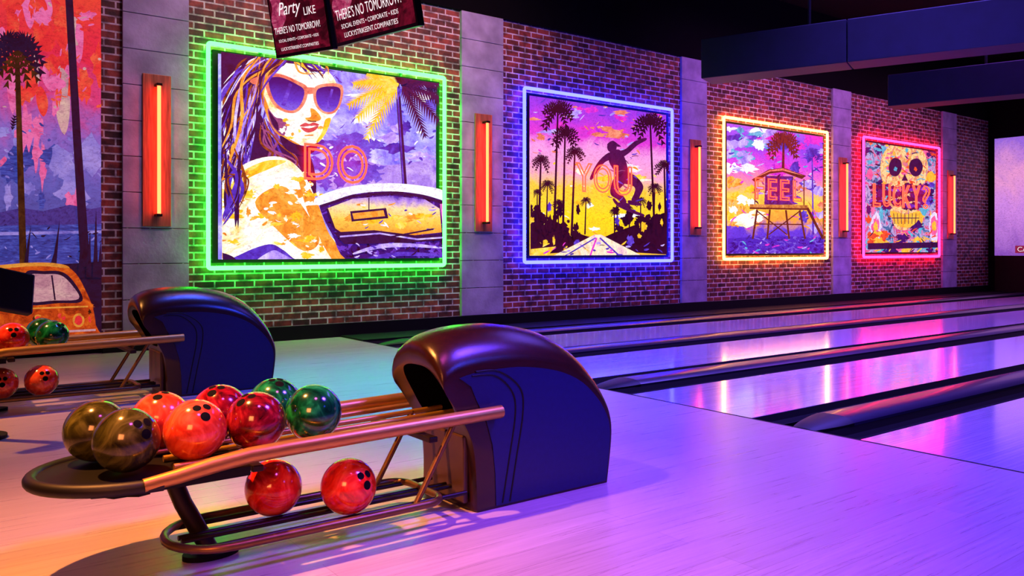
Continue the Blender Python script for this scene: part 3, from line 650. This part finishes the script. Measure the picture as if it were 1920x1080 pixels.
pic.add([(118,-60),(132,-60),(150,250),(168,500),(150,500),(135,250)],m_nv,False); pic.frond(22,245,math.radians(80),30,8,.1,m_nv,5)
for x,h_ in ((45,100),(92,60),(98,110),(150,120),(165,90),(178,130),(186,70)): pic.add([(x-6,520),(x+5,520),(x+ru(-6,14),520-h_)],m_nv,False)
pic.add([(-80,515),(-40,502),(20,495),(80,493),(118,497),(142,514),(160,546),(172,575),(178,608),(179,660),(-80,660)],m_or,True)
pic.add([(-80,508),(20,495),(80,492),(118,496),(127,503),(80,499),(20,502),(-80,515)],m_yel,True)
pic.add([(46,512),(80,508),(116,510),(140,532),(153,564),(110,568),(44,568)],m_nv,True)
pic.add([(52,518),(84,514),(113,516),(135,536),(146,560),(100,563),(50,563)],m_pale,True); pic.line([(96,516),(102,562)],3,m_nv); pic.add([(-20,524),(38,518),(36,564),(-22,568)],m_nv,False)
pic.line([(-60,582),(168,574)],3,m_yel); pic.ell(146,600,11,13,m_yel); pic.ell(146,600,7,9,m_red); pic.line([(60,624),(178,618)],4,m_pale)
pic.ell(70,600,9,11,m_yel); pic.ell(70,600,6,8,m_red)
for _ in range(26): pic.ell(ru(40,174),ru(568,650),ru(2,7),ru(2,6),random.choice([m_or,m_ol,m_or,m_red]),.5)
o=pic.done(None); o.parent=t; o.matrix_parent_inverse=Matrix.Translation(-Vector(t.location)); o.name='mural_picture'
# ------------------------------------------------------------ sconces
tube_m=emit('sconce_neon',(1,.05,.015,1),16.)
places=['on the leftmost concrete column beside the mural','on the column between green and blue framed pictures','on the column between blue and yellow framed pictures','on the column between yellow and pink framed pictures','on the last column right of the pink framed picture']
for i,(a,b) in enumerate(cols):
    xc=(a+b)/2; t=thing('wall_sconce','orange neon tube on wood plank '+places[i],'wall light',(xc,YW-.05,1.37),'neon wall lights on the columns')
    MB().box(-.15,.15,-.025,0,0,1.69,bev=.006).build('back_plank',M['wood'],t)
    MB().tube([(0,-.11,.14),(0,-.11,1.55)],.02,14).build('neon_tube',tube_m,t,smooth=60)
    for z in (.11,1.55): MB().box(-.03,.03,-.14,-.025,z,z+.03,bev=.004).build('tube_holder',M['darkmetal'],t)
# ------------------------------------------------------------ monitors
def monitor(label,bl,br,tilt,Zb):
    A=P(*bl,'Z',Zb); B=P(*br,'Z',Zb); W=(B-A).length; u=(B-A).normalized(); nh=u.cross(UP).normalized()
    if nh.dot(CAM-A)<0: nh=-nh
    v=(UP*math.cos(tilt)+nh*math.sin(tilt)).normalized(); n=u.cross(v).normalized(); Hh=.62
    t=thing('hanging_monitor',label,'monitor',(0,0,0),'monitors hung from the ceiling')
    t.matrix_world=Matrix(((u.x,v.x,n.x,A.x),(u.y,v.y,n.y,A.y),(u.z,v.z,n.z,A.z),(0,0,0,1)))
    MB().box(0,W,0,Hh,-.06,0,bev=.005).build('casing',M['screenblack'],t)
    scr=art('screen_maroon',['#0c0206','#340816','#7a102c','#180410'],3.5,.8,dist=1.5)
    s=MB().box(.02,W-.02,.025,Hh-.02,0,.003).build('screen',scr,t)
    mb=MB(); fig=[(.03,.45),(.08,.62),(.05,.8),(.12,.97),(.26,.97),(.30,.8),(.24,.68),(.30,.5),(.22,.38),(.12,.3)]
    mb.poly([(x*W,y*Hh,.004) for x,y in catmull(fig,True,4)]); mb.build('graphic',art('figure_pink',['#5a1030','#c03a6a','#f0a0b8'],9,.8),s)
    wt=emit('lettering_white',(1,.86,.9,1),1.1)
    for body,cx,cy,w,sh in (('LUCKYSTRIKEENT.COM/PARTIES',.46,.08,.66,0),('SOCIAL EVENTS • CORPORATE • KIDS',.46,.185,.70,0),("THERE'S NO TOMORROW!",.46,.29,.80,0),('LIKE',.72,.46,.2,0),('Party',.38,.46,.40,.35)):
        me=text_mesh(body,shear=sh); xs=[p.co.x for p in me.vertices]; ys=[p.co.y for p in me.vertices]; sc=w*W/(max(xs)-min(xs))
        scy=sc*(1.8 if 'TOMORROW' in body else 1.25)
        for p in me.vertices: p.co=(cx*W+(p.co.x-(min(xs)+max(xs))/2)*sc,cy*Hh+(p.co.y-min(ys))*scy,.006)
        me.materials.clear(); me.materials.append(wt); o=bpy.data.objects.new('lettering',me); COL.objects.link(o); o.parent=s
    MB().tube([(W/2,Hh*.7,-.06),(W/2,Hh*.8,-.2),(W/2,Hh*.8+2.6*math.cos(tilt),-.2-2.6*math.sin(tilt))],.025,10).build('ceiling_pole',M['dark'],t)
monitor('right one of two dark red party screens hanging from ceiling',(632,88),(785,48),.22,2.65)
monitor('left one of two dark red party screens hanging from ceiling',(518,110),(624,92),.22,2.65)
# ------------------------------------------------------------ ceiling beams, far screen
def beam(label,a,b,zb,h,th,cut):
    A=P(*a,'Z',zb); B=P(*b,'Z',zb); d=(B-A); Ln=max(d.length*1.8,7); t=thing('ceiling_beam',label,'beam',A); t.rotation_euler.z=math.atan2(d.y,d.x)
    MB().box(0,cut,-th/2,th/2,0,h,bev=.01).build('beam_section',M['beam'],t)
    MB().box(cut+.01,Ln,-th/2,th/2,0,h,bev=.01).build('beam_section',M['beam'],t)
    for f in (.2,.8): MB().tube([(Ln*f,0,h),(Ln*f,0,6-zb)],.02,8).build('hanger_rod',M['dark'],t)
beam('large blue lit beam hanging nearest, upper right',(1325,153),(1920,88),3.5,.55,.5,1.9)
beam('smaller beam hanging behind and below the large blue one',(1670,203),(1920,180),3.5,.52,.5,3.5)
t=thing('projection_screen','glowing lavender projection screen above the far lane ends','screen',(22.9,4,-.12))
MB().box(0,.05,-7.5,5.5,1.07,4.12).build('screen_surface',gradient('lavender_screen',[(0,'#7a4ab0'),(.4,'#c080d8'),(.7,'#d890c8'),(1,'#8a60d0')],1.07,4.12,.3,.8,1.2),t)
MB().box(.01,.05,-7.5,5.5,0,1.07).build('skirt',M['dark'],t)
a=P(1904,473,'X',22.85); b=P(1960,462,'X',22.85)
MB().box(-.02,0,a.y-4-1.0,a.y-4+.02,a.z+.12-.02,b.z+.12+.02).build('red_tag',emit('tag_red',S('#a02850'),.8),t)
me=text_mesh('CA'); hgt=b.z-a.z
for p in me.vertices: p.co=(-.03,a.y-4-.03-p.co.x*hgt*1.2,a.z+.12+.02+p.co.y*hgt*1.15)
me.materials.clear(); me.materials.append(emit('tag_white',(1,.8,.9,1),.9)); o=bpy.data.objects.new('lettering',me); COL.objects.link(o); o.parent=t
# console at left edge
c=P(8,540,'Y',5.7); t=thing('scoring_console','dark tilted console panel on post at left photo edge','console',(c.x,c.y,0))
mb=MB(); mb.box(-.22,.22,-.03,.03,-.13,.13,bev=.012); o=mb.build('display',M['hoodtrim'],t); o.location=(-.05,0,c.z); o.rotation_euler=(math.radians(-20),math.radians(14),math.radians(20))
MB().tube([(-.12,.03,0),(-.12,.03,c.z-.03)],.03,12).build('post',M['foot'],t,smooth=60); MB().prism([(-.12+.14*math.cos(q*math.pi/12),.03+.14*math.sin(q*math.pi/12)) for q in range(24)],'Z',0,.02).build('base',M['foot'],t)
# ------------------------------------------------------------ lights
def aim(o,tgt): o.rotation_euler=(Vector(tgt)-o.location).to_track_quat('-Z','Y').to_euler()
def area(name,loc,tgt,col,w,size,sy=None,spread=180):
    l=bpy.data.lights.new(name,'AREA'); l.color=col; l.energy=w; l.size=size; l.spread=math.radians(spread)
    if sy: l.shape='RECTANGLE'; l.size_y=sy
    o=bpy.data.objects.new(name,l); COL.objects.link(o); o.location=loc; aim(o,tgt); return o
def spot(name,loc,tgt,col,w,deg,blend=.6,rad=.06):
    l=bpy.data.lights.new(name,'SPOT'); l.color=col; l.energy=w; l.spot_size=math.radians(deg); l.spot_blend=blend; l.shadow_soft_size=rad
    o=bpy.data.objects.new(name,l); COL.objects.link(o); o.location=loc; aim(o,tgt); return o
spot('warm_spot',(-.1,3.7,3.9),(.65,2.9,.0),(1,.33,.07),2000,66,1.)
spot('warm_spot_far',(-.8,7.0,3.9),(.2,6.5,.1),(1,.38,.09),1300,54,1.)
area('warm_fill',(-.6,.9,1.5),(1.2,2.95,.2),(1,.26,.07),10,.8,spread=80)
spot('magenta_wash',(1.3,1.2,4.8),(1.6,1.9,0),(1,.10,.75),330,52,1,.3)
spot('violet_wash',(3.9,.9,4.8),(3.5,1.4,0),(.13,.045,1),3300,88,.9,.5)
spot('blue_wash',(3.2,6.2,5.2),(3.0,6.0,0),(.05,.10,1),2300,60,1.,.5)
area('lane_violet',(9,4.5,5.4),(9,4.3,0),(.17,.09,1),700,5,3,spread=110)
area('lane_magenta',(16,5,5.4),(16,5,0),(.35,.09,1),560,6,3,spread=120)
area('wall_wash',(5,7.6,5.6),(5,9.7,2.0),(.95,.44,.58),100,5,.5,spread=110)
area('wall_wash_far',(15,7.6,5.6),(15,9.7,2.0),(.75,.2,.7),125,9,.5,spread=110)
spot('hood_blue',(3.6,-.6,2.6),(2.35,2.9,.4),(.03,.06,1),600,22,.8,.4)
spot('hood_blue_far',(4.2,3.2,2.8),(2.05,6.5,.4),(.03,.06,1),600,18,.8,.4)
area('beam_blue',(9,3.5,1.8),(11,6,4),(.10,.08,1),45,1.5,spread=90)
w=bpy.data.worlds.new('World'); SC.world=w; w.use_nodes=True
bg=w.node_tree.nodes['Background']; bg.inputs[0].default_value=(.10,.05,.34,1); bg.inputs[1].default_value=.025
# ------------------------------------------------------------ camera
cd=bpy.data.cameras.new('camera'); cam=bpy.data.objects.new('camera',cd); COL.objects.link(cam)
cam.location=CAM; cam.rotation_euler=(math.radians(90),0,-math.asin(.6)); cd.sensor_width=36; cd.lens=FPX/1920*36; cd.shift_y=-(540-CY)/1920
SC.camera=cam
